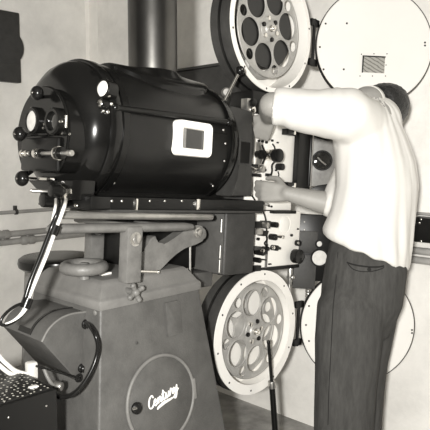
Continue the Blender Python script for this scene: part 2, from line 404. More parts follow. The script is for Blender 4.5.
# rolled edge along the near side, and a black band standing in for the dark recess over the top
part('rolled_edge', MB().tube([V((p.x, HY0+.001, p.y)) for p in arc], .003, 8), 'grey2', hood)
mb = MB()
inner = [V((p.x, 0, p.y)) for p in arc]
def band(y0, y1, seg, h):
    n = len(seg); rings = []
    for i, p in enumerate(seg):
        t_ = (seg[min(i+1, n-1)] - seg[max(i-1, 0)]).normalized(); nn = V((-t_.z, 0, t_.x))
        if nn.z < 0: nn = -nn
        rings.append([mb.b.verts.new(p + V((0, y, 0)) + nn*o) for y, o in ((y0, -.001), (y1, -.001), (y1, h), (y0, h))])
    mb.skin(rings)
band(.03, .040, inner[1:], .0022); band(.04, .10, inner[1:4], .0022)
part('recess_band', mb, 'rubber', hood)
for nm, (px, py), r in (('upper', (86, 324), .015), ('lower', (82, 368), .014)):
    q = L(px, py, HY0, G)
    mb = MB().lathe([(0, r), (.006, r), (.008, r*.8), (.016, r*.75), (.018, r*.6), (.018, .001)], q, (0, -1, 0), 24)
    part('cable_socket', mb, 'rubber', hood)
pts = [L(px, py, HY0 - d_, G) for px, py, d_ in ((86, 323, .012), (90, 326, .06), (95, 334, .095), (98, 345, .105), (97, 355, .105), (93, 367, .105), (86, 380, .10), (78, 390, .09), (69, 396, .07), (60, 397, .05), (53, 393, .03))]
part('loop_cable', MB().tube(smoothpath(pts, 6), .0065, 10), 'rubber', hood)
a, b = L(36, 366, HY0-.004, G), L(79, 378, HY0-.012, G)
mb = MB().tube([a, b], .003, 8).torus(b, (0, -1, 0), .009, .004, 20, 8)
part('pull_rod', mb, 'rubber', hood)
pts = [L(px, py, HY0 - d_, G) for px, py, d_ in ((44, 368, .0), (47, 376, .012), (52, 384, .02), (58, 387.5, .022))]
mb = MB().tube(smoothpath(pts, 6), .0055, 10)
cable2 = part('short_lead', mb, 'cast', hood)
q = L(59.5, 386.5, HY0-.024, G)
part('lead_bushing', MB().cyl(q + V((-.006, .012, 0)), q + V((.004, -.006, 0)), .014, .012, 20, .002), 'steel', cable2)
# ------------------------------------------------------------------ ventilated black box at the lower left
a, b = L(-30, 408, -.14, G), L(57, 389, -.14, G)
bx0, bx1, bz = -1.36, b.x, b.z
bt = thing('ventilated_box', 'black metal box with a perforated top at the lower left, next to the pedestal', 'box', ((bx0+bx1)/2, .02, FZ), G)
part('box_body', MB().box(bx0, bx1, -.14, .2, FZ, bz, .004), 'black', bt)
part('perforated_top', MB().box(bx0+.012, bx1-.012, -.128, .188, bz-.002, bz+.003, .001), 'perf', bt, 'perforated sheet top')
for px, py in ((4.5, 401.5), (46.5, 406), (8.5, 417.5)):
    q = L(px, py, -.14, G); part('screw', MB().sph(q, .0028, (1, .6, 1), seg=10), 'chrome', bt)
q = L(48, 387, -.1, G)
part('white_label', MB().box(bx1-.05, bx1-.028, -.1, -.085, bz+.002, bz+.006, .001), 'emblem', bt)
# pale looped cable resting on the box
ct = thing('pale_cable', 'two thick white cables ending in a pale plug above the black perforated box', 'cable', (bx1-.1, 0, bz), G)
yb_ = .03
for pl in (((-12, 340), (0, 357), (8, 365), (16, 371), (29, 375)), ((-12, 356), (0, 366), (9, 373), (18, 376), (29, 377.5))):
    part('white_lead', MB().tube(smoothpath([L(px, py, yb_, G) for px, py in pl], 6), .0062, 10), 'cable', ct)
part('plug', MB().capsules([(L(29.5, 376, yb_, G), .011), (L(33, 374, yb_, G), .012)]).box(*[c for p in [L(31.5, 372, yb_, G)] for c in (p.x-.014, p.x+.014, p.y-.014, p.y+.014, p.z-.022, p.z+.03)], .006), 'dial', ct)
# ------------------------------------------------------------------ lamp house table (tilted frame)
tb = thing('lamp_table', 'dark lamp house carriage with steel guide rails, cast arms and uprights', 'carriage', (-.6, .08, .27), T)
part('base_pan', MB().box(-.80, -.125, -.105, .265, .474, .512, .005).box(-.86, -.79, -.105, .06, .474, .512, .005), 'black', tb)
part('pan_ledge', MB().box(-.80, -.14, -.112, .272, .468, .476, .002), 'char', tb)
for px in (135.5, 197):
    q = L(px, 204, -.107, T); w_ = .005 if px < 150 else .009
    part('retaining_clip', MB().box(q.x-w_, q.x+w_, -.114, -.1, q.z-.018, q.z+.016, .002), 'chrome', tb)
for px in (112, 122, 150, 165, 182):
    q = L(px, 201, -.106, T); part('screw', MB().sph(q, .004, (1, .5, 1), seg=10), 'steel', tb)
for y, x0 in ((-.118, -.955), (.25, -.70)):
    part('guide_rail', MB().cyl((x0, y, .4615), (-.405, y, .4555), .0105, .0105, 20, .002), 'rail', tb)
for y, x0 in ((-.11, -.99), (.24, -.68)):
    mb = MB().loft([((x0, y, .4255), (0, .008, 0), (0, 0, .006))] + [((x, y, .4255), (0, .022, 0), (0, 0, .0135)) for x in (x0+.012, x0+.06, -.6, -.52)] + [((-.49, y, .4255), (0, .016, 0), (0, 0, .010))], 20)
    part('cast_arm', mb, 'cast', tb)
part('cross_bar', MB().box(-.69, -.64, -.11, .24, .416, .434, .006), 'cast', tb)
part('shade_block', MB().box(-.60, -.29, .06, .22, .26, .47, .01), 'black', tb)  # added dark block that stands in for the shade behind the curved bracket
part('cross_bar', MB().box(-.58, -.53, -.11, .24, .416, .434, .006), 'cast', tb)
for y, x in ((-.118, -.728), (.2, -.63)):
    up_ = part('upright', MB().box(x-.027, x+.027, y-.02, y+.02, .27, .43, .005), 'cast', tb)
    q = V((x, y-.02, .395))
    part('hex_bolt', MB().lathe([(0, .016), (.009, .016), (.011, .013), (.011, .001)], q, (0, -1, 0), 6).lathe([(0, .02), (.002, .02), (.002, .001)], q, (0, -1, 0), 24), 'steel', up_)
out = smoothpath([(px, py, 0) for px, py in ((136, 272), (137, 257), (146, 249), (150, 240), (156, 236), (157, 243), (164, 244), (176, 237), (190, 227), (200, 225.5), (206, 230), (206, 238), (197, 244), (184, 249), (172, 258), (160, 270), (150, 276))], 4, True)
part('curved_bracket', MB().prism([xz(p.x, p.y, -.07) for p in out], 'y', -.07, -.03, .006), 'cast', tb)
q = L(197.5, 232.5, -.07); part('pivot_bolt', MB().lathe([(0, .017), (.004, .017), (.005, .011), (.012, .01), (.013, .001)], q, (0, -1, 0), 20), 'steel', tb)
a, b = L(190, 244, -.02), L(190, 276, -.02); part('tie_rod', MB().cyl(a, b, .0045, n=10), 'steel', tb)
a, b = L(130, 271, -.08), L(158, 272, -.08); part('lock_lever', MB().tube([a, b], .005, 10).sph(b, .007), 'chrome', tb)
# ------------------------------------------------------------------ lamp house (tilted frame)
AY, AZ = .08, .70
ax = lambda x: (x, AY, AZ)
lh = thing('lamp_house', 'glossy black cylindrical arc lamp house with a white-framed side window', 'lamp house', (-.5, AY, .512), T)
part('housing', MB().lathe([(-.80, .05), (-.80, .196), (-.775, .197), (-.315, .195), (-.29, .185), (-.265, .16), (-.255, .13), (-.245, .05)], (0, AY, AZ), (1, 0, 0), 96), 'shell', lh)
part('saddle', MB().prism([(-.02, .505), (.18, .505), (.16, .53), (.0, .53)], 'x', -.79, -.25), 'shell', lh)
part('front_band', MB().lathe([(-.327, .194), (-.327, .2015), (-.303, .2), (-.287, .19), (-.287, .18)], (0, AY, AZ), (1, 0, 0), 80, closed=True), 'gloss', lh)
part('front_cone', MB().lathe([(-.28, .176), (-.265, .165), (-.195, .125), (-.195, .02), (-.28, .02)], (0, AY, AZ), (1, 0, 0), 64, closed=True), 'char', lh)
# rear: flange, second ring, dome
part('rear_flange', MB().lathe([(-.815, .19), (-.815, .203), (-.81, .206), (-.783, .206), (-.778, .203), (-.778, .19)], (0, AY, AZ), (1, 0, 0), 96, closed=True), 'gloss', lh)
part('rear_flange', MB().lathe([(-.77, .19), (-.77, .2015), (-.748, .2015), (-.746, .19)], (0, AY, AZ), (1, 0, 0), 96, closed=True), 'gloss', lh)
dome = part('rear_dome', MB().lathe([(-.812, .198), (-.826, .1965), (-.842, .191), (-.858, .18), (-.872, .164), (-.882, .145), (-.888, .11), (-.888, .01)], (0, AY, AZ), (1, 0, 0), 96), 'gloss', lh)
# control head on the dome
XF = -.925
cy, cz, cr = .05, .672, .132
poly = [(cy + cr*math.cos(math.radians(a)), cz + cr*math.sin(math.radians(a))) for a in range(-52, 233, 6)]
ctl = part('control_panel', MB().prism(poly, 'x', XF, -.845, .01), 'gloss', lh)
rim_pts = [V((XF+.004, y, z)) for y, z in poly]
part('panel_bead', MB().tube(rim_pts, .0045, 8), 'gloss', ctl)
def facelathe(prof, c, m, nm, parent=ctl): return part(nm, MB().lathe(prof, c, (-1, 0, 0), 32), m, parent)
g = LX(35.5, 121.5, XF)
gb = facelathe([(0, .04), (.012, .04), (.016, .036), (.016, .029), (.008, .028), (.008, .001)], g, 'gloss', 'gauge_bezel')
facelathe([(.007, .0285), (.011, .0285), (.012, .001)], g, 'dial', 'gauge_face', gb)
g = LX(59, 122, XF)
gb = facelathe([(0, .037), (.02, .037), (.024, .033), (.024, .026), (.01, .024), (.01, .001)], g, 'gloss', 'lens_bezel')
facelathe([(.009, .025), (.014, .025), (.017, .012), (.018, .001)], g, 'glassdark', 'dark_lens', gb)
q = LX(66, 121.5, XF-.012); part('lens_latch', MB().cyl(q + V((0, 0, -.016)), q + V((0, 0, .016)), .004, n=12), 'chrome', gb)
q = LX(61, 121.5, XF-.02); part('lens_latch', MB().sph(q, .005, (1, 2, 1), seg=12), 'chrome', gb)
a, b = LX(24, 135.5, XF-.01), LX(49, 136, XF-.01)
part('ledge', MB().box(XF-.016, XF+.002, min(a.y, b.y), max(a.y, b.y), a.z-.003, a.z+.003, .002), 'gloss', ctl)
part('recess', MB().box(XF-.012, XF+.002, -.055, .14, .572, .665, .008), 'black', ctl)
a, b = LX(22, 153.5, XF-.022), LX(72, 155, XF-.022)
part('feed_rod', MB().cyl(a, V((a.x, b.y, a.z)), .0055, n=14), 'steel', ctl)
for px, r, l, mm in ((23.5, .011, .006, 'chrome'), (27, .009, .01, 'chrome'), (32, .008, .006, 'gloss'), (37.5, .015, .008, 'chrome'), (41, .012, .006, 'gloss'), (58, .019, .004, 'chrome'), (61, .017, .004, 'gloss'), (70, .008, .008, 'steel')):
    q = LX(px, 154, XF-.022); q = V((q.x, q.y, a.z))
    part('rod_collar', MB().cyl(q - V((0, l, 0)), q + V((0, l, 0)), r, n=20, bevel=.001), mm, ctl)
for px, py in ((44, 124), (28, 131), (43, 128), (62, 133), (69.5, 134)):
    q = LX(px, py, XF-.003); part('screw', MB().sph(q, .0045, (.6, 1, 1), seg=10), 'chrome', ctl)
a, b = LX(29.5, 178, XF-.012), LX(48, 179.5, XF-.012)
part('lower_strip', MB().box(a.x-.004, a.x+.02, b.y, a.y, a.z-.004, a.z+.003, .001), 'chrome', ctl)
def knob(px, py, dx, r, root):
    c = LX(px, py, XF-dx); rt = V((XF+.02, root[0], root[1])) if root else V((XF+.01, c.y-.012, c.z))
    kb = part('control_knob', MB().sph(c, r, (.85, 1, 1)), 'rubber', lh)
    part('stem', MB().cyl(c, rt, .005, n=12), 'gloss', kb)
    h_ = c + V((-r*.8, -.004, -.001)); part('set_screw', MB().sph(h_, .0032, (.8, 1, 1), seg=10), 'chrome', kb)
knob(37, 93, .03, .0195, (.09, .775)); knob(19.5, 134, .04, .0205, (.14, .675)); knob(22, 178.5, .035, .0215, (.12, .575))
# lower boss and cable clamps under the control head
part('lower_boss', MB().prism([LX(px, py, XF+.03).yz[:] for px, py in ((30, 180), (76, 180), (74, 200), (48, 199))], 'x', XF+.02, -.83, .006), 'gloss', lh)
q = LX(46, 200, XF+.005); part('terminal_boss', MB().cyl(q + V((.06, 0, 0)), q + V((-.012, 0, 0)), .021, n=24, bevel=.004), 'gloss', lh)
q = LX(57, 191, XF-.006); part('terminal_boss', MB().cyl(q + V((.06, 0, 0)), q + V((-.02, 0, 0)), .016, n=24, bevel=.003), 'rubber', lh)
q = LX(65, 191, XF+.01)
part('chrome_bracket', MB().prism([(q.y+.016, q.z+.018), (q.y-.014, q.z+.006), (q.y-.014, q.z-.006), (q.y+.016, q.z-.02), (q.y+.006, q.z)], 'x', q.x-.006, q.x+.03, .002), 'chrome', lh)
for px, py in ((34, 190.5), (36, 191)):
    q = LX(px, py, XF-.01); part('terminal_screw', MB().cyl(q - V((.012, 0, 0)), q + V((.03, -.02, 0)), .005, n=12, bevel=.001), 'steel', lh)
q = LX(76, 205.5, XF+.02); part('terminal_screw', MB().sph(q, .006, (.7, 1.4, .8), seg=12), 'chrome', lh)
# peep ports on the near shoulder
for (px, py), r, sy, mm in (((103.5, 89), .024, 1, 'lensglass'), ((100.5, 103.5), .0135, 1, 'chrome')):
    q = L(px, py, -.1); n_ = V((-.985, -.14, .1)).normalized()
    bz_ = part('port_tube', MB().lathe([(-.03, r*1.15), (.004, r*1.15), (.006, r*1.08), (.006, r*.9), (.0, r*.88), (.0, .001)], q, n_, 28), 'gloss', lh)
    part('port_glass', MB().lathe([(-.001, r*.9), (.004, r*.9), (.009, r*.55), (.0105, .001)], q, n_, 24), mm, bz_)
for px, py, r in ((108.5, 95.5, .006), (111, 104, .006), (107.5, 112, .007), (103, 111, .005)):
    q = L(px, py, -.115); part('port_screw', MB().sph(q, r, seg=12).cyl(q, q + V((.01, .04, 0)), r*.8, n=10), 'chrome', lh)
# side window
F0 = (L(176, 137, -.13).x, L(211.5, 137, -.13).x); zc_ = L(193.5, 139, -.13).z
xc_, hw_, hh_ = sum(F0)/2, (F0[1]-F0[0])/2, .0535
fr = MB(); a_ = rrect(-hw_, hw_, -hh_, hh_, .018); b_2 = rrect(-hw_+.026, hw_-.026, -hh_+.024, hh_-.024, .004)
rr = []
for pl, y in ((a_, -.112), (a_, -.131), ([(x*.965, z*.965) for x, z in a_], -.137), ([(x*1.08, z*1.08) for x, z in b_2], -.137), (b_2, -.133), (b_2, -.118)):
    rr.append([fr.b.verts.new((xc_+x, y, zc_+z)) for x, z in pl])
fr.skin(rr, False, False)
wf = part('window_frame', fr, 'white', lh, 'white rounded window frame')
part('window_glass', MB().box(xc_-hw_+.024, xc_+hw_-.024, -.123, -.119, zc_-hh_+.022, zc_+hh_-.022), 'glassdark', wf)
part('window_shutter', MB().box(xc_-hw_+.025, xc_-hw_+.045, -.127, -.121, zc_-hh_+.024, zc_+hh_-.024, .001), 'glassgrey', wf)
# door edge bar along the side, with fittings
zb = L(113, 107, -.12).z; zb2 = L(226, 121.5, -.12).z
hb = part('hand_rail', MB().cyl((-.80, -.116, zb), (-.345, -.116, zb2), .0085, n=16), 'shell', lh)
part('rail_end', MB().sph((-.345, -.116, zb2), .013).cyl((-.345, -.116, zb2), (-.335, -.06, zb2+.01), .009), 'gloss', hb)
part('rail_end', MB().sph((-.80, -.116, zb), .012), 'gloss', hb)
part('door_seam', MB().box(-.775, -.345, -.1135, -.09, zb-.03, zb-.026, .001), 'gloss', lh)
for px, py in ((119, 119), (119.5, 144), (118.5, 169), (114, 183), (112, 196), (223.5, 130), (225.5, 143.5), (224.5, 161), (213, 186)):
    q = L(px, py, -.1); dz = q.z - AZ
    if abs(dz) > .19: dz = .19*(1 if dz > 0 else -1)
    y = AY - math.sqrt(.197**2 - dz*dz); q = L(px, py, y); dz = max(-.19, min(.19, q.z-AZ)); y = AY - math.sqrt(.197**2 - dz*dz)
    part('rivet', MB().sph((q.x, y, AZ+dz), .0042, (1, .7, 1), seg=10), 'steel', lh)
# flue collar on top
mb = MB(); FX, FR = -.512, .080
n = 56; rings = []
for sx, sy, h, onz in ((.2, .135, -.012, 1), (.2, .135, .012, 1), (.192, .128, .017, 1), (.13, .11, .019, 1), (.095, .093, .022, 1), (.088, .088, .214, 0), (.083, .083, .218, 0)):
    r_ = []
    for i in range(n):
        c_, s_ = math.cos(2*PI*i/n), math.sin(2*PI*i/n)
        e_ = 2/2.6; x = sx*abs(c_)**e_*(1 if c_ > 0 else -1); y = sy*abs(s_)**e_*(1 if s_ > 0 else -1)
        if not onz: x, y = sx*c_, sy*s_
        z = AZ + (math.sqrt(.197**2 - y*y) + h if onz else h)
        r_.append(mb.b.verts.new((FX+x, AY+y, z)))
    rings.append(r_)
mb.skin(rings)
part('flue_collar', mb, 'gloss', lh)
for px, py in ((116, 66.5), (124, 66), (120, 66)):
    q = L(px, py+1, .02); part('collar_screw', MB().cyl((q.x, q.y, q.z-.02), (q.x, q.y, q.z+.003), .005, n=10), 'gloss', lh)
# damper lever at the front of the lamp house
dl = thing('damper_lever', 'chrome lever with black ball knob between lamp house and upper magazine', 'lever', L(221.5, 107, -.02), T)
p0_, p1_ = L(221.5, 107, -.02), L(240, 70.5, -.06)
part('lever_rod', MB().cyl(p0_, p1_, .0055, n=12), 'chrome', dl)
kb = part('ball_knob', MB().sph(p1_, .0165), 'rubber', dl)
part('knob_screw', MB().sph(p1_ + V((-.006, -.0145, .002)), .003, seg=10), 'chrome', kb)
part('pivot', MB().torus(p0_, (-.5, -.8, .1), .014, .007, 24, 10).sph(p0_ + V((.012, -.014, -.006)), .009).cyl(p0_, p0_ + V((.03, .06, -.03)), .012), 'chrome', dl)
p2_ = L(226, 92.5, 0.0)
part('adjusting_nut', MB().lathe([(-.02, .012), (.0, .017), (.008, .017), (.012, .012), (.012, .001)], p2_, (-.6, -.8, 0), 20), 'steel', dl)
# stove pipe rising from the collar (level frame)
q = Gi @ (T @ V((FX, AY, AZ+.25)))
fl = thing('flue_pipe', 'shiny dark metal flue pipe rising from the lamp house to the ceiling', 'pipe', q, G)
ftop = FZ + 2.75
part('pipe_wall', MB().lathe([(-.06, FR), (ftop-q.z-.001, FR), (ftop-q.z-.001, FR-.003), (-.06, FR-.003)], q, (0, 0, 1), 64, closed=True), 'blued', fl)
part('seam', MB().box(q.x+.072, q.x+.077, q.y-.006, q.y+.004, q.z-.05, ftop-.002), 'blued', fl)
# two leads hanging from the lamp house
lc = thing('lamp_leads', 'taped pair of black and white leads hanging from the lamp house past the stool', 'cable', L(12, 318, -.1), T)
yl = -.15
def lp(*pts, y=yl): return smoothpath([L(px, py, y + (k[0] if k else 0)) for px, py, *k in pts], 6)
part('white_lead', MB().tube(lp((66, 199, .1), (64.5, 206), (56, 229), (47, 254), (36, 280), (27.5, 301)), .0048, 10), 'cable', lc)
part('black_lead', MB().tube(lp((60, 200, .1), (59, 208), (51, 229), (41.5, 254), (31, 280), (24.5, 301)), .0062, 10), 'rubber', lc)
part('white_lead', MB().tube(lp((55.8, 199, .1), (55.5, 206), (53, 218), (51.5, 228), (43, 254, .014), (34, 280, .014), (26.5, 301, .01)), .0035, 10), 'cable', lc)
for px, py in ((54, 230), (26.5, 303)):
    q = L(px, py, yl); d_ = (L(px+4, py-10, yl)-q).normalized()
    part('tape_band', MB().lathe([(-.013, .011), (-.012, .013), (.012, .013), (.013, .011)], q, d_, 16).xf(I4), 'rubber', lc)
loop = [(13.5 + 15.5*math.cos(t_)*.80 + 6.0*math.sin(t_)*.6, 314.5 - 15.5*math.cos(t_)*.62 + 6.0*math.sin(t_)*.8) for t_ in [2*PI*i/14 for i in range(14)]]
part('loop', MB().tube(smoothpath([L(px, py, yl) for px, py in loop], 6, True), .0038, 10, True), 'rubber', lc)
part('white_lead_end', MB().tube(lp((25.5, 308), (23, 312), (18.5, 317), (12, 321.5), (5, 324)), lambda t: .0062 - .004*t, 10), 'cable', lc)
# ------------------------------------------------------------------ shutter housing, projector head, sound head
hd = thing('projector_head', 'projector mechanism with a white operating panel that both hands reach into', 'projector', (.03, .1, .46), T)
part('shutter_housing', MB().lathe([(-.205, .03), (-.205, .14), (-.2, .15), (-.13, .15), (-.125, .14), (-.125, .03)], (0, .1, .71), (1, 0, 0), 64, closed=True), 'char', hd)
pl_ = [xz(px, py, -.074) for px, py in ((253, 112), (252, 196), (231, 196), (238, 180), (241, 160), (240, 140), (235, 124), (229, 111), (232, 106), (243, 109))]
sp = part('shutter_guard', MB().prism(pl_, 'y', -.074, .02, .004), 'char', hd)
a, b = L(239.5, 139, -.076), L(251, 166, -.076)
fr_ = MB(); rr = []
for s_, y in ((1, -.073), (1, -.0775), (.78, -.0775), (.78, -.073)):
    xm, zm = (a.x+b.x)/2, (a.z+b.z)/2
    rr.append([fr_.b.verts.new((xm + (b.x-a.x)/2*s_*i, y, zm + (a.z-b.z)/2*(s_ if s_ == 1 else .88)*j)) for i, j in ((-1, -1), (1, -1), (1, 1), (-1, 1))])
fr_.skin(rr, False, False); sf = part('slot_frame', fr_, 'char', sp)
part('slot', MB().box(a.x+.01, b.x-.01, -.0755, -.072, b.z+.008, a.z-.008), 'black', sf)
part('gear_case', MB().box(-.105, .19, .012, .2, .468, .905, .008), 'char', hd)
pan = part('operating_panel', MB().box(-.105, .176, 0, .013, .474, .835, .003), 'white', hd, 'white operating panel')
part('upper_casting', MB().box(-.11, .18, -.012, .1, .832, .915, .006), 'black', hd)
def onp(px, py, y=0): return L(px, py, y)
def pcyl(nm, px, py, r, y0, y1, mm, parent=None, r1=None):
    q = onp(px, py, (y0+y1)/2)
    return part(nm, MB().cyl((q.x, y0, q.z), (q.x, y1, q.z), r, r1, n=24, bevel=min(.002, r*.2)), mm, parent or pan)
def pbox(nm, x0, y0, x1, y1, d0, d1, mm, parent=None):
    a, b = onp(x0, y0, d1), onp(x1, y1, d1)
    return part(nm, MB().box(min(a.x, b.x), max(a.x, b.x), d1, d0, min(a.z, b.z), max(a.z, b.z), .0015), mm, parent or pan)
def ptube(nm, pts, r, y, mm, parent=None):
    return part(nm, MB().tube(smoothpath([onp(px, py, y) for px, py in pts], 4), r, 8), mm, parent or pan)
# upper part, beside the raised hand
pbox('film_trap', 247.5, 98, 253, 116, .0, -.03, 'steel'); pcyl('sprocket', 250, 103, .014, -.045, 0, 'black'); pcyl('sprocket', 250, 110, .012, -.04, 0, 'chrome')
pbox('film_guide', 246.5, 121, 249.5, 163, 0, -.02, 'magwhite')
# middle part
pbox('gate_bar', 258.8, 142, 262, 169, 0, -.014, 'steel')
pcyl('gate_knob', 260.3, 154.5, .017, -.03, 0, 'black'); ptube('gate_arm', ((262, 145), (264, 150), (266.3, 154.5), (264, 160), (262.5, 164)), .0035, -.02, 'black')
pcyl('pin', 266.3, 154.5, .005, -.028, 0, 'black')
kk = pcyl('drive_knob', 271.5, 155, .022, -.04, 0, 'chrome'); pcyl('knob_face', 277.3, 155.5, .0255, -.07, -.045, 'black', kk)
ptube('link_arm', ((272.5, 144), (274.5, 147), (275, 151)), .003, -.012, 'black'); ptube('link_arm', ((275.5, 161), (272, 165), (272, 171), (271, 175)), .0035, -.012, 'black')
pcyl('roller', 280, 166.8, .0135, -.03, 0, 'black'); pcyl('roller_cap', 278.3, 166, .009, -.012, 0, 'steel')
for px, py, r in ((272.3, 140.5, .0045), (266.4, 142.2, .0055), (262.5, 141.3, .006), (277.7, 142.6, .0032), (265, 170, .0055), (276, 170.3, .0035), (259, 140.8, .005)): pcyl('screw', px, py, r, -.008, 0, 'black')
pbox('latch', 267.5, 173.3, 271.6, 176.8, 0, -.012, 'black'); ptube('wire_clip', ((278, 171.5), (278.8, 175), (277, 178), (274.5, 178.6)), .0025, -.008, 'black')
pbox('lens_clamp', 248, 163.5, 258, 169, 0, -.035, 'black'); pcyl('lens_barrel', 259, 168.5, .014, -.04, 0, 'steel'); pbox('clamp_block', 251, 173, 261, 177, 0, -.04, 'black')
ptube('clamp_arm', ((250, 166), (256, 169), (262, 166), (261, 171), (254, 172)), .0035, -.036, 'chrome')
for px, py in ((261, 181), (270, 183), (266, 186)): pcyl('screw', px, py, .004, -.006, 0, 'black')
# lower part of the panel, under the forearm
for px, py in ((258.5, 203.8), (264.5, 204), (269, 206), (271.5, 206.5), (262, 199)): pcyl('screw', px, py, .004, -.006, 0, 'black')
ptube('film_strip', ((252, 196), (257, 203), (262.5, 210), (265.5, 219), (266.5, 230), (266.8, 254)), .0028, -.02, 'film')
pbox('stop_plate', 255, 210, 259, 214, 0, -.02, 'steel')
part('door_ledge', MB().box(*sorted((onp(273.5, 212, -.02).x, onp(296, 212, -.02).x)), -.022, .0, onp(273, 213.6, -.02).z, onp(273, 210.6, -.02).z, .002), 'black', pan)
# the open door of the head: jamb and cast inner face
jb = part('door_jamb', MB().box(.176, .268, -.022, .06, .545, .835, .004), 'black', hd)
part('jamb_strip', MB().box(.262, .270, -.028, -.02, .57, .83, .002), 'steel', jb)
for z0_ in ((128.5, 136), (182, 191)):
    a, b = onp(288, z0_[0], -.03), onp(296.5, z0_[1], -.03)
    hg = part('hinge', MB().box(a.x, b.x, -.03, 0, b.z, a.z, .002), 'black', jb)
    a, b = onp(294, z0_[0]+1, -.033), onp(295.8, z0_[1]-1, -.033); part('hinge_pin', MB().box(a.x, b.x, -.035, -.028, b.z, a.z, .001), 'chrome', hg)
vD = V((math.cos(A), -math.sin(A), 0)); nD = V((math.sin(A), math.cos(A), 0))
def dframe(x, y, z): m = Matrix((vD, nD, Z)).transposed().to_4x4(); m.translation = (x, y, z); return m
DF = dframe(.262, -.012, .70); DW = T @ DF
def dd(px, py): return L(px, py, 0, DW)
x0_, x1_ = .006, dd(338.5, 160).x; z1_, z0_ = .135, -.125
dp = part('door_plate', MB().box(x0_, x1_, 0, .02, z0_, z1_, .003).xf(DF), 'panelgrey', hd, 'grey cast inner face of the open door')
part('door_edge', MB().box(x1_, x1_+.012, -.016, .026, z0_, z1_, .003).box(x0_-.006, x0_+.004, -.016, .026, z0_, z1_, .003).xf(DF), 'black', dp)
c = dd(322, 160.5); wr = part('window_ring', MB().lathe([(-.001, .042), (.008, .042), (.01, .04), (.01, .036), (-.001, .036)], (c.x, 0, c.z), (0, -1, 0), 40, closed=True).xf(DF), 'black', dp)
part('window_glass', MB().lathe([(0, .037), (.004, .037), (.008, .02), (.009, .001)], (c.x, 0, c.z), (0, -1, 0), 40).xf(DF), 'glassdark', wr)
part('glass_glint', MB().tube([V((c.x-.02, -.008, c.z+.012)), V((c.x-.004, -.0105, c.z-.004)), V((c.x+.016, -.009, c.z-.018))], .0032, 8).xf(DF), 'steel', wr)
for py, dz in ((133, .0), (191, 0)):
    q = dd(322, py); s_ = 1 if py < 160 else -1
    pts = [(q.x-.045, q.z-.01*s_), (q.x-.02, q.z-.022*s_), (q.x+.02, q.z-.03*s_), (q.x+.046, q.z-.026*s_), (q.x+.05, q.z+.02*s_), (q.x-.045, q.z+.02*s_)]
    part('pocket', MB().prism(pts, 'y', -.004, .002, .002).xf(DF), 'black', dp)
for px, py in ((308.8, 148.5), (308.5, 176), (335.5, 149), (335, 177)):
    q = dd(px, py); part('screw', MB().sph((q.x, -.002, q.z), .0055, (1, .6, 1), seg=12).xf(DF), 'chrome', dp)
# sound head
sh = thing('sound_head', 'sound head below the mechanism, white panel with black knobs and rollers', 'sound head', (.1, .1, .24), T)
part('sound_case', MB().box(-.10, .255, .012, .2, .243, .466, .006), 'char', sh)
span = part('sound_panel', MB().box(-.10, .245, 0, .013, .25, .47, .003), 'white', sh, 'white sound panel')
part('bottom_edge', MB().box(-.10, .25, -.004, .1, .236, .25, .002), 'black', sh)
K = dict(parent=span)
pcyl('drum_outline', 285, 224.5, .034, -.0015, 0, 'magwhite', span)
pbox('exciter_block', 255.5, 221.5, 262, 228, 0, -.04, 'black', span); pcyl('lens_tube', 264, 225, .011, -.04, 0, 'steel', span); pbox('lens_mount', 265.8, 221, 270.5, 228.5, 0, -.03, 'char', span)
kk = pcyl('focus_knob', 273.2, 224.6, .011, -.04, 0, 'black', span)
pcyl('roller', 273, 237, .0125, -.03, 0, 'black', span); ptube('roller_arm', ((273, 237), (278, 236.6), (283, 237.8)), .004, -.03, 'black', span); pcyl('roller_cap', 279.5, 236.5, .007, -.036, 0, 'chrome', span)
kk = pcyl('roller', 274.6, 247.8, .011, -.03, 0, 'black', span); pcyl('roller_cap', 273.6, 247.5, .007, -.04, -.03, 'chrome', kk); ptube('roller_arm', ((276, 247.7), (280, 248.3)), .0055, -.03, 'black', span)
pbox('film_gate', 256, 229, 263, 234.5, 0, -.03, 'steel', span); pcyl('screw', 258, 239, .006, -.01, 0, 'black', span)
pbox('guide_block', 263.5, 231, 267.5, 236, 0, -.03, 'black', span); pbox('guide_block', 254, 247, 262, 250, 0, -.03, 'char', span)
ptube('curved_guide', ((268, 231), (266.5, 235), (266.8, 240), (264.5, 243.5), (268, 248)), .0032, -.02, 'black', span)
pcyl('sprocket', 259.5, 252, .0125, -.04, 0, 'black', span); pcyl('sprocket_hub', 262.5, 250.5, .006, -.05, -.035, 'chrome', span); pcyl('roller', 265.5, 248.5, .008, -.03, 0, 'black', span)
pcyl('roller', 257, 260, .010, -.03, 0, 'black', span); ptube('roller_arm', ((257, 260), (262, 259.5), (266, 260)), .003, -.02, 'black', span)
pbox('film_shoe', 254.5, 266, 261, 271, 0, -.02, 'black', span); pbox('vertical_rib', 266.4, 244, 267.2, 268, 0, -.004, 'cast', span)
for px, py, r in ((291.6, 235.2, .0055), (298, 229, .0035), (270.5, 264, .003), (269, 264.2, .003)): pcyl('screw', px, py, r, -.008, 0, 'black', span)
kk = pcyl('ring_knob', 298, 243, .0125, -.02, 0, 'black', span); pcyl('knob_centre', 298.3, 243, .005, -.024, -.018, 'steel', kk)
kk = pcyl('large_knob', 297, 256.3, .029, -.04, -.01, 'rubber', span); pcyl('knob_shaft', 301, 257, .014, -.02, .0, 'black', kk)
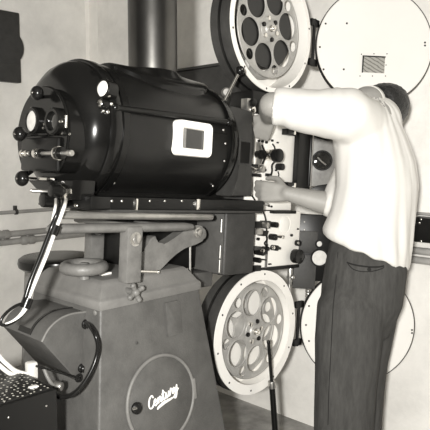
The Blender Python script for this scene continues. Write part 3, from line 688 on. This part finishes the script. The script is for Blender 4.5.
# its opened side box with a round glass
DF2 = dframe(.258, .0, .34); DW2 = T @ DF2
def dd2(px, py): return L(px, py, 0, DW2)
a, b = dd2(300.5, 214), dd2(331, 282)
sb = part('side_box', MB().box(a.x-.004, b.x+.02, .0, .05, b.z, a.z, .004).xf(DF2), 'black', sh)
part('box_rim', MB().box(dd2(307, 0).x, dd2(331, 0).x, -.006, .002, dd2(0, 238).z, dd2(0, 216).z, .003).xf(DF2), 'char', sb)
part('box_rim', MB().box(dd2(308, 0).x, dd2(331, 0).x, -.006, .002, dd2(0, 274).z, dd2(0, 240).z, .003).xf(DF2), 'char', sb)
for px, py, r, mm in ((319, 257.5, .031, 'dial'), (318.8, 243.6, .011, 'dial')):
    q = dd2(px, py)
    rg = part('glass_ring', MB().lathe([(-.001, r+.006), (.01, r+.006), (.012, r+.004), (.012, r), (-.001, r)], (q.x, -.004, q.z), (0, -1, 0), 36, closed=True).xf(DF2), 'black', sb)
    part('round_glass', MB().lathe([(.004, r), (.008, r), (.009, .001)], (q.x, -.004, q.z), (0, -1, 0), 36).xf(DF2), mm, rg)
for py in (222, 230, 248, 262):
    q = dd2(304.5, py); part('screw', MB().sph((q.x, -.001, q.z), .004, (1, .5, 1), seg=10).xf(DF2), 'steel', sb)
# flexible conduit under the sound head
pts = smoothpath([L(px, py, .03) for px, py in ((302, 262), (305.5, 272), (308, 286), (308, 300), (306, 314), (301, 324))], 14)
fx = single('flexible_conduit', MB().tube(pts, lambda t: .0125 + .0022*math.sin(t*2*PI*26), 14), 'steel', 'ribbed flexible metal conduit hanging below the sound head knob', 'conduit', pts[0], T, sharp=80)
pcx = L(290, 277, .03)
single('drain_cock', MB().cyl(pcx + V((0, 0, .05)), pcx - V((0, 0, .03)), .012, n=18, bevel=.002).cyl(pcx - V((.016, 0, 0)), pcx + V((.016, 0, 0)), .007).sph(pcx + V((0, -.012, 0)), .011).cyl(pcx - V((0, 0, .03)), pcx - V((0, 0, .07)), .008), 'steel', 'small shiny pipe fitting hanging under the sound head above the lower magazine', 'fitting', pcx, T)
# drive box between lamp house table and sound head
db = thing('drive_box', 'dark grey rectangular drive box with a hinge below the lamp house front', 'box', (-.19, .03, .245), T)
part('box_body', MB().box(-.272, -.112, -.06, .125, .246, .468, .009, 3), 'char', db)
part('box_lid', MB().box(-.279, -.271, -.052, .118, .252, .462, .003), 'grey', db)
for zz_ in (.42, .33, .28):
    part('hinge', MB().cyl((-.281, -.047, zz_-.022), (-.281, -.047, zz_+.022), .0045, n=10), 'steel', db)
part('support_strut', MB().box(-.44, -.26, .0, .08, .2, .255, .008), 'grey', db)
# ------------------------------------------------------------------ magazines, doors, reels
MR = .238
def magazine(name, label, zc, upper):
    mg = thing(name, label, 'film magazine', (0, .05, zc-MR), T, 'round film magazines')
    o = (0, 0, zc)
    part('shell', MB().lathe([(.0, MR-.01), (0, MR), (.1, MR), (.106, MR-.008), (.106, .001), (.1, .001), (.1, MR-.01)], o, (0, 1, 0), 96, closed=True), 'char', mg)
    part('lining', MB().lathe([(.001, MR-.0105), (.0995, MR-.0105), (.0995, .001), (.095, .001), (.095, MR-.014), (.001, MR-.014)], o, (0, 1, 0), 96, closed=True), 'magwhite', mg)
    part('face_rim', MB().annulus((0, .0005, zc), (0, -1, 0), .222 if upper else .203, MR+.003, .005, 96), 'magwhite', mg, 'white face rim')
    part('shell_band', MB().annulus((0, .05, zc), (0, 1, 0), MR-.002, MR+.003, .01, 96), 'black', mg)
    for i in range(10):
        t_ = math.radians(36*i + 12); rr_ = (.231 if upper else .226)
        part('screw', MB().sph((rr_*math.cos(t_), -.0045, zc + rr_*math.sin(t_)), .004, (1, .5, 1), seg=10), 'black', mg)
    hx = .262
    hg = part('hinge', MB().cyl((hx, -.004, zc-.095), (hx, -.004, zc+.095), .007, n=14), 'black', mg)
    for s_ in (-1, 1):
        part('hinge_leaf', MB().box(hx-.024, hx+.028, -.010, .004, zc + s_*.08 - .014, zc + s_*.08 + .014, .002), 'black', hg)
    # door, swung fully open to face the room
    DFm = dframe(hx+.004, -.004, zc); R_ = .237
    dr = part('magazine_door', MB().lathe([(0, .001), (0, R_-.003), (.003, R_), (.012, R_), (.012, .001)], (R_+.012, 0, 0), (0, 1, 0), 96).xf(DFm), 'doorwhite', mg, 'open white round door')
    part('door_rim', MB().annulus((R_+.012, .0035, 0), (0, 1, 0), R_-.002, R_+.0035, .026, 96).xf(DFm), 'black', dr)
    DWm = T @ DFm
    def riv(px, py, r=.0042):
        q = L(px, py, 0, DWm); part('rivet', MB().sph((q.x, 0, q.z), r, (1, .5, 1), seg=10).xf(DFm), 'black', dr)
    if upper:
        for px, py in ((325.7, 23.6), (346.9, 23.3), (319.9, 47), (323.6, 69.3), (343.8, 69.3), (425, 42.5), (425, 45.5)): riv(px, py)
        for px, py in ((361.5, 54.2), (374, 53.8), (387, 53.8), (386, 65), (385.5, 76), (372.5, 76), (360, 76)): riv(px, py, .0025)
        a, b = L(363.5, 56.5, 0, DWm), L(384, 73.3, 0, DWm)
        wn = part('window_pane', MB().box(a.x, b.x, -.0025, .004, b.z, a.z).xf(DFm), 'wire', dr, 'wired glass pane')
        part('window_bead', MB().box(a.x-.004, a.x+.001, -.005, .004, b.z-.002, a.z+.004, .001).box(a.x-.004, b.x+.002, -.005, .004, a.z-.001, a.z+.004, .001).xf(DFm), 'black', wn)
    else:
        for px, py in ((309, 306), (309, 341), (306, 325), (412, 330), (412, 333)): riv(px, py)
    part('spindle', MB().cyl((0, -.004, zc), (0, .094, zc), .011, n=20).cyl((0, -.012, zc), (0, -.003, zc), .006, n=14), 'chrome', mg)
    return mg
ZU = 1.163
magazine('film_magazine', 'upper round film magazine, open, holding a reel with dark film', ZU, True)
magazine('film_magazine', 'lower round film magazine, open, holding an empty spoked reel', 0, False)
def reel(label, zc, R_, hr, hc, a0, film):
    rl = thing('film_reel', label, 'film reel', (0, .05, zc-R_), T, 'film reels')
    holes = [(hc*math.cos(math.radians(a0+60*i)), hc*math.sin(math.radians(a0+60*i)), hr) for i in range(6)]
    small = [((R_-.028)*math.cos(math.radians(a0+30+60*i)), (R_-.028)*math.sin(math.radians(a0+30+60*i)), .0205) for i in range(6)]
    rot = Matrix.Rotation(PI/2, 4, 'X')
    for k, y in enumerate((.018, .066)):
        a1 = a0 + (0 if k == 0 else 17)
        hh = [(hc*math.cos(math.radians(a1+60*i)), hc*math.sin(math.radians(a1+60*i)), hr) for i in range(6)]
        ss = [((R_-.028)*math.cos(math.radians(a1+30+60*i)), (R_-.028)*math.sin(math.radians(a1+30+60*i)), .0205) for i in range(6)]
        mb = MB(); me = plate2d([(0, 0, R_)], .0015, hh+ss); mesh_to(mb, me, Matrix.Translation((0, y, zc)) @ rot)
        mb.torus((0, y, zc), (0, 1, 0), R_-.003, .004, 72, 10)
        for x_, z_, r_ in hh: mb.torus((x_, y, zc+z_), (0, 1, 0), r_+.0015, .0036, 36, 8)
        fl_ = part('flange', mb, 'alu', rl)
        if k == 0:
            part('hub_plate', MB().lathe([(0, .05), (.003, .048), (.006, .03), (.012, .026), (.012, .013), (.006, .012)], (0, y, zc), (0, -1, 0), 40, closed=True), 'alu', fl_)
            for i in range(6):
                t_ = math.radians(a0 + 30 + 60*i)
                part('hub_rivet', MB().cyl((.04*math.cos(t_), y, zc + .04*math.sin(t_)), (.04*math.cos(t_), y-.011, zc + .04*math.sin(t_)), .009, n=14, bevel=.002), ('black', 'chrome')[i % 2], fl_)
    part('hub', MB().annulus((0, .02, zc), (0, 1, 0), .0125, .06, .045, 40), 'film' if film else 'alu', rl)
    if film:
        part('wound_film', MB().annulus((0, .024, zc), (0, 1, 0), .0605, .146, .037, 72), 'film', rl, 'dark wound film')
reel('metal reel wound with dark film inside the upper magazine', ZU, .183, .0535, .113, 17, True)
reel('empty six-holed metal reel inside the lower white magazine', 0, .186, .053, .114, 40, False)
# slender stand in front of the lower magazine
p = L(275, 430, -.05, G); p2 = L(269, 345, -.05, G)
st = thing('floor_stand', 'thin black metal stand rising from the floor in front of the lower reel', 'stand', (p.x+.03, -.05, FZ), G)
foot = V((p.x+.025, -.05, FZ))
dirn = (p-p2).normalized(); foot = p2 + dirn*((FZ - p2.z)/dirn.z)
part('lower_tube', MB().cyl(foot, L(272, 385, -.05, G), .0125, .0115, 18), 'black', st)
part('upper_rod', MB().cyl(L(272, 386, -.05, G), L(268.5, 342, -.05, G), .0065, n=14).sph(L(268.5, 342, -.05, G), .0075), 'black', st)
part('collar', MB().cyl(L(272, 388, -.05, G), L(271.8, 381, -.05, G), .015, n=18, bevel=.002), 'steel', st)
part('foot_disc', MB().lathe([(0, .11), (.008, .11), (.018, .09), (.022, .02), (.022, .001)], foot, (0, 0, 1), 40), 'black', st)
# ------------------------------------------------------------------ the man working at the projector
Fd = V((-.72, .695, 0)); Ld = V((-.695, -.72, 0))
DP = 2.08
pel = at(361, 268, DP); man = bpy.data.objects.new('person', None); COL.objects.link(man)
man.location = (pel.x, pel.y, 0); man['off'] = [pel.x, pel.y, 0]
setp(man, 'person in white shirt and dark trousers, back turned, both hands reaching into the projector', 'person')
# joints
waist = at(366, 243, DP); chest = at(376, 165, DP); upper = at(369, 124, DP+.01); neck0 = at(367, 104, DP+.02)
shL = at(347, 110, DP-.11); elL = at(272, 105, DP-.10); wrL = at(268.5, 117, DP+.075)
shR = at(378, 130, DP+.13); elR = at(336, 205.5, DP+.06); wrR = at(287, 193.5, DP+.08)
head = at(376.5, 110, DP+.09)
hU = (V((.62, .72, .02))).normalized()                        # crown direction: head bowed over to its right
hF = (Fd*.75 + V((0, 0, -.55))); hF = (hF - hU*hF.dot(hU)).normalized(); hS = hU.cross(hF)
hrot = Matrix((hS, hF, hU)).transposed()
def hp_(s, f, u): return head + hS*s + hF*f + hU*u
def hand(mb, wr, kn, nrm, side, curl, spread=.0, sc_=1.0, thumb=1.0):
    """palm, four fingers with three bends and a thumb; nrm is the back of the hand, side points to the thumb"""
    d = (kn-wr).normalized(); s = (side - d*side.dot(d)); s = (s - nrm*s.dot(nrm)).normalized(); n = d.cross(s); n = n if n.dot(nrm) > 0 else -n
    pl = .092*sc_
    for k, o in enumerate((.030, .011, -.009, -.028)):
        a, b = wr + s*o*.55*sc_ + d*.01, wr + d*(pl - abs(o-.005)*.2) + s*o*sc_
        mb.capsules([(a, .0155*sc_), (a.lerp(b, .5), .0155*sc_), (b, .0115*sc_)], 12)
        ln = (.040, .045, .042, .033)[k]*sc_; c, p, r = curl[k], b, .0098*sc_
        dd_ = d; ang = 0; ch = [(p, .0112*sc_)]
        for j, (f_, bend) in enumerate(((1.0, c[0]), (.68, c[1]), (.52, c[2]))):
            ang += math.radians(bend); dr = d*math.cos(ang) - n*math.sin(ang) + s*spread*(1.5-k)*.12
            p = p + dr.normalized()*ln*f_; ch.append((p, r*(.97, .9, .78)[j]))
        mb.capsules(ch, 12)
    t0 = wr + d*.022*sc_ + s*.024*sc_ - n*.006
    t1 = t0 + (d*.55 + s*.7 - n*.35).normalized()*.040*sc_
    t2 = t1 + (d*.85 + s*.2*thumb - n*.4).normalized()*.033*sc_; t3 = t2 + (d*.9 - s*.1 - n*.5).normalized()*.026*sc_
    mb.capsules([(t0, .0165*sc_), (t1, .0125*sc_), (t2, .0105*sc_), (t3, .0085*sc_)], 12)
body = MB()
# trunk, neck, head
body.capsules([(pel, .12), (waist, .105), (chest, .12), (upper, .095), (neck0, .062), (neck0.lerp(head, .5), .056), (head - hU*.03 - hF*.015, .058)])
body.capsules([(upper + Ld*.05, .075), (shL, .056), (shL.lerp(elL, .5), .046), (elL, .043), (elL.lerp(wrL, .35), .042), (wrL, .028)])
body.capsules([(upper - Ld*.05, .075), (shR, .056), (shR.lerp(elR, .5), .044), (elR, .040), (elR.lerp(wrR, .3), .041), (elR.lerp(wrR, .7), .033), (wrR, .0265)])
body.sph(head + hU*.025, .1, (.76, .96, 1.0), hrot)
body.sph(hp_(0, .03, -.035), .075, (.8, .9, 1.0), hrot)                                   # jaw and cheeks
body.capsules([(hp_(0, .082, -.082), .024), (hp_(.0, .06, -.09), .03)])                    # chin
body.capsules([(hp_(0, .092, .012), .009), (hp_(0, .108, -.018), .0125), (hp_(0, .104, -.026), .012)])   # nose
body.capsules([(hp_(-.04, .076, .028), .014), (hp_(0, .088, .026), .013), (hp_(.04, .076, .028), .014)])  # brow
body.capsules([(hp_(-.02, .090, -.054), .0075), (hp_(0, .096, -.053), .0085), (hp_(.02, .090, -.054), .0075)])   # lips
for s_ in (-1, 1): body.sph(hp_(.078*s_, -.008, -.012), .032, (.28, .62, 1.0), hrot)       # ears
# hands
nL = V((-.1, -.83, -.45)).normalized()
hand(body, wrL, wrL + V((-.28, .50, -.66)), nL, V((-.9, .1, .4)), [(58, 78, 50), (66, 80, 50), (70, 80, 50), (74, 80, 50)], sc_=1.0)
nR = V((-.35, -.9, .25)).normalized()
hand(body, wrR, wrR + V((-.92, .36, .06)), nR, V((-.05, -.25, 1)), [(24, 44, 30), (34, 54, 36), (42, 58, 40), (50, 60, 42)], .7, 1.0)
bm_ = remesh(body, .005, 6, .5)
bo = part('body', bm_, 'skin', man, sharp=180)
for s_ in (-1, 1): part('eye', MB().sph(hp_(.031*s_, .082, .008), .0115, seg=14), 'lensglass', bo)
# hair: a cap over crown and nape, leaving face and neck free
hb_ = MB().sph((0, 0, 0), 1, seg=96)
keep = []
for v in hb_.b.verts:
    c_ = v.co.copy(); lim = -.62 + .95*max(0, c_.y)                     # hairline: low at the nape, high over the brow
    k_ = 1.0 + .03*noise.noise(c_*7) + .012*noise.noise(c_*26)
    v.co = V((c_.x*.087*k_, c_.y*.108*k_ - .002, c_.z*.114*k_ + .025))
    if c_.z < lim - .0: v.co *= .90
bmesh.ops.transform(hb_.b, matrix=Matrix.Translation(head) @ hrot.to_4x4(), verts=hb_.b.verts)
part('hair', hb_, 'hair', man, sharp=180)
# shirt
sh_ = MB()
def ell(c, a, b, tilt=0, up=V((0, 0, 1))):
    k = -tilt; return (c, Ld*a + Z*(k*Ld.x*a), Fd*b + Z*(k*Fd.x*b))
W0 = at(364, 250, DP)
sh_.loft([ell(at(365, 253, DP), .156, .140, .42), ell(at(365.5, 247, DP), .166, .146, .42), ell(at(368, 236, DP), .168, .142, .32), ell(at(373, 215, DP), .168, .134, .15), ell(at(377, 185, DP), .158, .132), ell(at(374.5, 160, DP), .150, .130), ell(at(370, 138, DP+.005), .145, .120), ell(at(367, 117, DP+.01), .12, .10), ell(at(367, 104, DP+.015), .085, .075), ell(at(367, 98, DP+.02), .055, .055)], 40)
sh_.capsules([(upper + Ld*.06 - V((0, 0, .01)), .10), (shL + V((0, 0, -.016)), .088), (at(322, 113, DP-.11), .079), (at(300, 110, DP-.11), .071)], 24)
sh_.capsules([(at(300, 110, DP-.11), .070), (at(287, 107.5, DP-.105), .064)], 24)
e0 = at(287, 107.5, DP-.105); ed = (at(272, 106.5, DP-.095)-e0).normalized()
sh_.cyl(e0 - ed*.02, e0 + ed*.043, .064, .063, n=28)
sh_.capsules([(upper - Ld*.03, .10), (shR, .075), (shR.lerp(elR, .5), .072), (shR.lerp(elR, .85), .064)], 24)
r0 = shR.lerp(elR, .85); r1 = elR
sh_.cyl(r0, r1 + (wrR-elR).normalized()*.004, .062, .056, n=24); sh_.sph(r1, .053)
rd = (wrR-elR).normalized(); sh_.cyl(elR - rd*.01, elR + rd*.04, .051, .049, n=24)
me = remesh(sh_, .0065, 8, .5)
ax0, ax1 = shL, e0
NR = [v.normal.copy() for v in me.vertices]
for v in me.vertices:
    p = v.co; q = p - waist
    d_ = .0
    # soft vertical drape on the trunk, cross folds along the raised sleeve, gathers above the waist
    sl = (p - shL).dot((e0-shL).normalized())
    if p.z > upper.z - .14 and sl > .02:
        d_ += .0045*noise.noise(V((sl*22, p.z*9, p.y*9))) + .0016*math.sin(sl*70 + 9*noise.noise(p*8))
    else:
        u_ = (p-chest).dot(Ld); w_ = (p-chest).dot(Fd); ang = math.atan2(u_, w_)
        amp = .004 + .003*max(0, min(1, 1 - (p.z - waist.z)/.18))
        d_ += amp*noise.noise(V((ang*4.2, p.z*3.2, 4))) + .22*amp*math.sin(ang*14 + 4*noise.noise(p*5) + p.z*9)
    v.co = p + NR[v.index]*d_
shirt = part('shirt', me, 'shirt', man, sharp=180)
nk = at(371, 95.5, DP+.02); ndir = (neck0.lerp(head, .5) - neck0).normalized()
cq = neck0 + ndir*.012
part('collar', MB().lathe([(-.022, .064), (-.01, .067), (.012, .061), (.022, .058), (.022, .056), (.012, .058), (-.02, .060)], cq, ndir, 40, closed=True), 'shirt', shirt)
# trousers
tr = MB()
def leg(pts): tr.loft([(at(px, py, DP+dz), (EX)*a, V((0, 1, 0))*b) for px, py, dz, a, b in pts], 32)
def gl(px, z, dz): 
    # a point at screen column px and height z
    q = at(px, 300, DP+dz); return V((q.x, q.y, z))
def lg(rows): tr.loft([(gl(px, z, dz), EX*a, V((0, 1, 0))*b) for px, z, dz, a, b in rows], 36)
zp = lambda py: at(300, py, DP).z
lg([(361, zp(236), 0, .100, .09), (362, zp(245), 0, .116, .108), (363.5, zp(254), 0, .128, .118), (364.5, zp(266), 0, .139, .128), (362.5, zp(285), 0, .141, .132), (361.5, zp(303), 0, .138, .13), (359, zp(318), 0, .128, .12), (357, zp(335), 0, .11, .10)])
lg([(352, zp(266), -.03, .06, .07), (351, zp(300), -.055, .112, .11), (349, zp(335), -.06, .112, .108), (347.5, zp(370), -.06, .106, .104), (346.5, zp(405), -.055, .102, .10), (346, zp(435), -.05, .100, .10), (347, .33, -.04, .096, .10), (349, .17, -.03, .094, .10), (350, .065, -.03, .095, .105)])
lg([(372, zp(268), .03, .06, .07), (371, zp(300), .06, .104, .11), (366.5, zp(335), .07, .102, .108), (362, zp(370), .08, .096, .104), (359.5, zp(405), .09, .094, .10), (358.5, zp(435), .10, .093, .10), (359, .33, .11, .092, .10), (360, .17, .12, .092, .10), (361, .065, .12, .094, .105)])
me = remesh(tr, .0075, 6, .5)
NR = [v.normal.copy() for v in me.vertices]
for v in me.vertices:
    p = v.co; a_ = math.atan2(p.y - pel.y, p.x - pel.x)
    v.co = p + NR[v.index]*(.0045*noise.noise(V((p.x*13, p.y*13, p.z*2.4))) + .003*noise.noise(V((p.x*30, p.y*30, p.z*5 + p.x*9))))
trousers = part('trousers', me, 'trouser', man, sharp=180)
mo = V(OFF[trousers.name])
bvh = BVHTree.FromPolygons([v.co + mo for v in trousers.data.vertices], [p.vertices[:] for p in trousers.data.polygons])
def on(px, py, lift=.001):
    h, n, i, d = bvh.ray_cast(CAM, ray(px, py).normalized()); 
    return (h + n*lift) if h else at(px, py, DP-.12)
pk = [on(px, py) for px, py in ((347, 262.5), (353, 264.5), (361, 266), (370, 267), (378, 267), (384, 266))]
part('pocket_edge', MB().tube(smoothpath(pk, 4), .0026, 8), 'trimdark', trousers)
pk2 = [on(px, py) for px, py in ((348, 264), (353, 269), (361, 271.5), (370, 271.5), (378, 270), (384, 267.5))]
part('pocket_edge', MB().tube(smoothpath(pk2, 4), .0014, 6), 'trimdark', trousers)
b_ = on(369, 269.5, .0015); part('pocket_button', MB().lathe([(-.001, .006), (.002, .006), (.003, .004), (.003, .001)], b_, (-.1, -1, .1), 16), 'trimdark', trousers)
part('side_seam', MB().tube(smoothpath([on(px, py, .0004) for px, py in ((338, 252), (336, 280), (333, 310), (331, 350), (329, 390), (328, 425))], 5), .0013, 6), 'trimdark', trousers)
# shoes
for px, dz in ((350, -.03), (361, .12)):
    c = gl(px, 0, dz)
    mb = MB()
    mb.capsules([(c - Fd*.07 + Z*.045, .038), (c + Z*.055, .042), (c + Fd*.07 + Z*.045, .04), (c + Fd*.15 + Z*.034, .034)], 18)
    so = remesh(mb, .007, 5)
    for v in so.vertices: v.co.z = max(.006, v.co.z)
    shoe_ = part('shoe', so, 'shoe', man, sharp=180)
    part('sole', MB().loft([(c + Fd*.045 + Z*z_, Fd*.145, Ld*.043) for z_ in (.0, .012)], 28), 'rubber', shoe_)
clean()
FLASH, AMB = 385, .3
# ------------------------------------------------------------------ light: the photographer's flash beside the lens, and a weak world fill, added with no lamp behind it
ld = bpy.data.lights.new('flash', 'POINT'); ld.energy = FLASH; ld.shadow_soft_size = .045; ld.color = (1, .982, .94)
lo = bpy.data.objects.new('flash', ld); COL.objects.link(lo); lo.location = (-.16, -.35, 1.47)
w = bpy.data.worlds.new('world'); sc.world = w; w.use_nodes = True
bg = w.node_tree.nodes['Background']; bg.inputs[0].default_value = (1, .95, .86, 1); bg.inputs[1].default_value = AMB
vs = sc.view_settings; vs.view_transform = 'Standard'; vs.look = 'None'; vs.gamma = 1; vs.exposure = 0; vs.use_curve_mapping = False
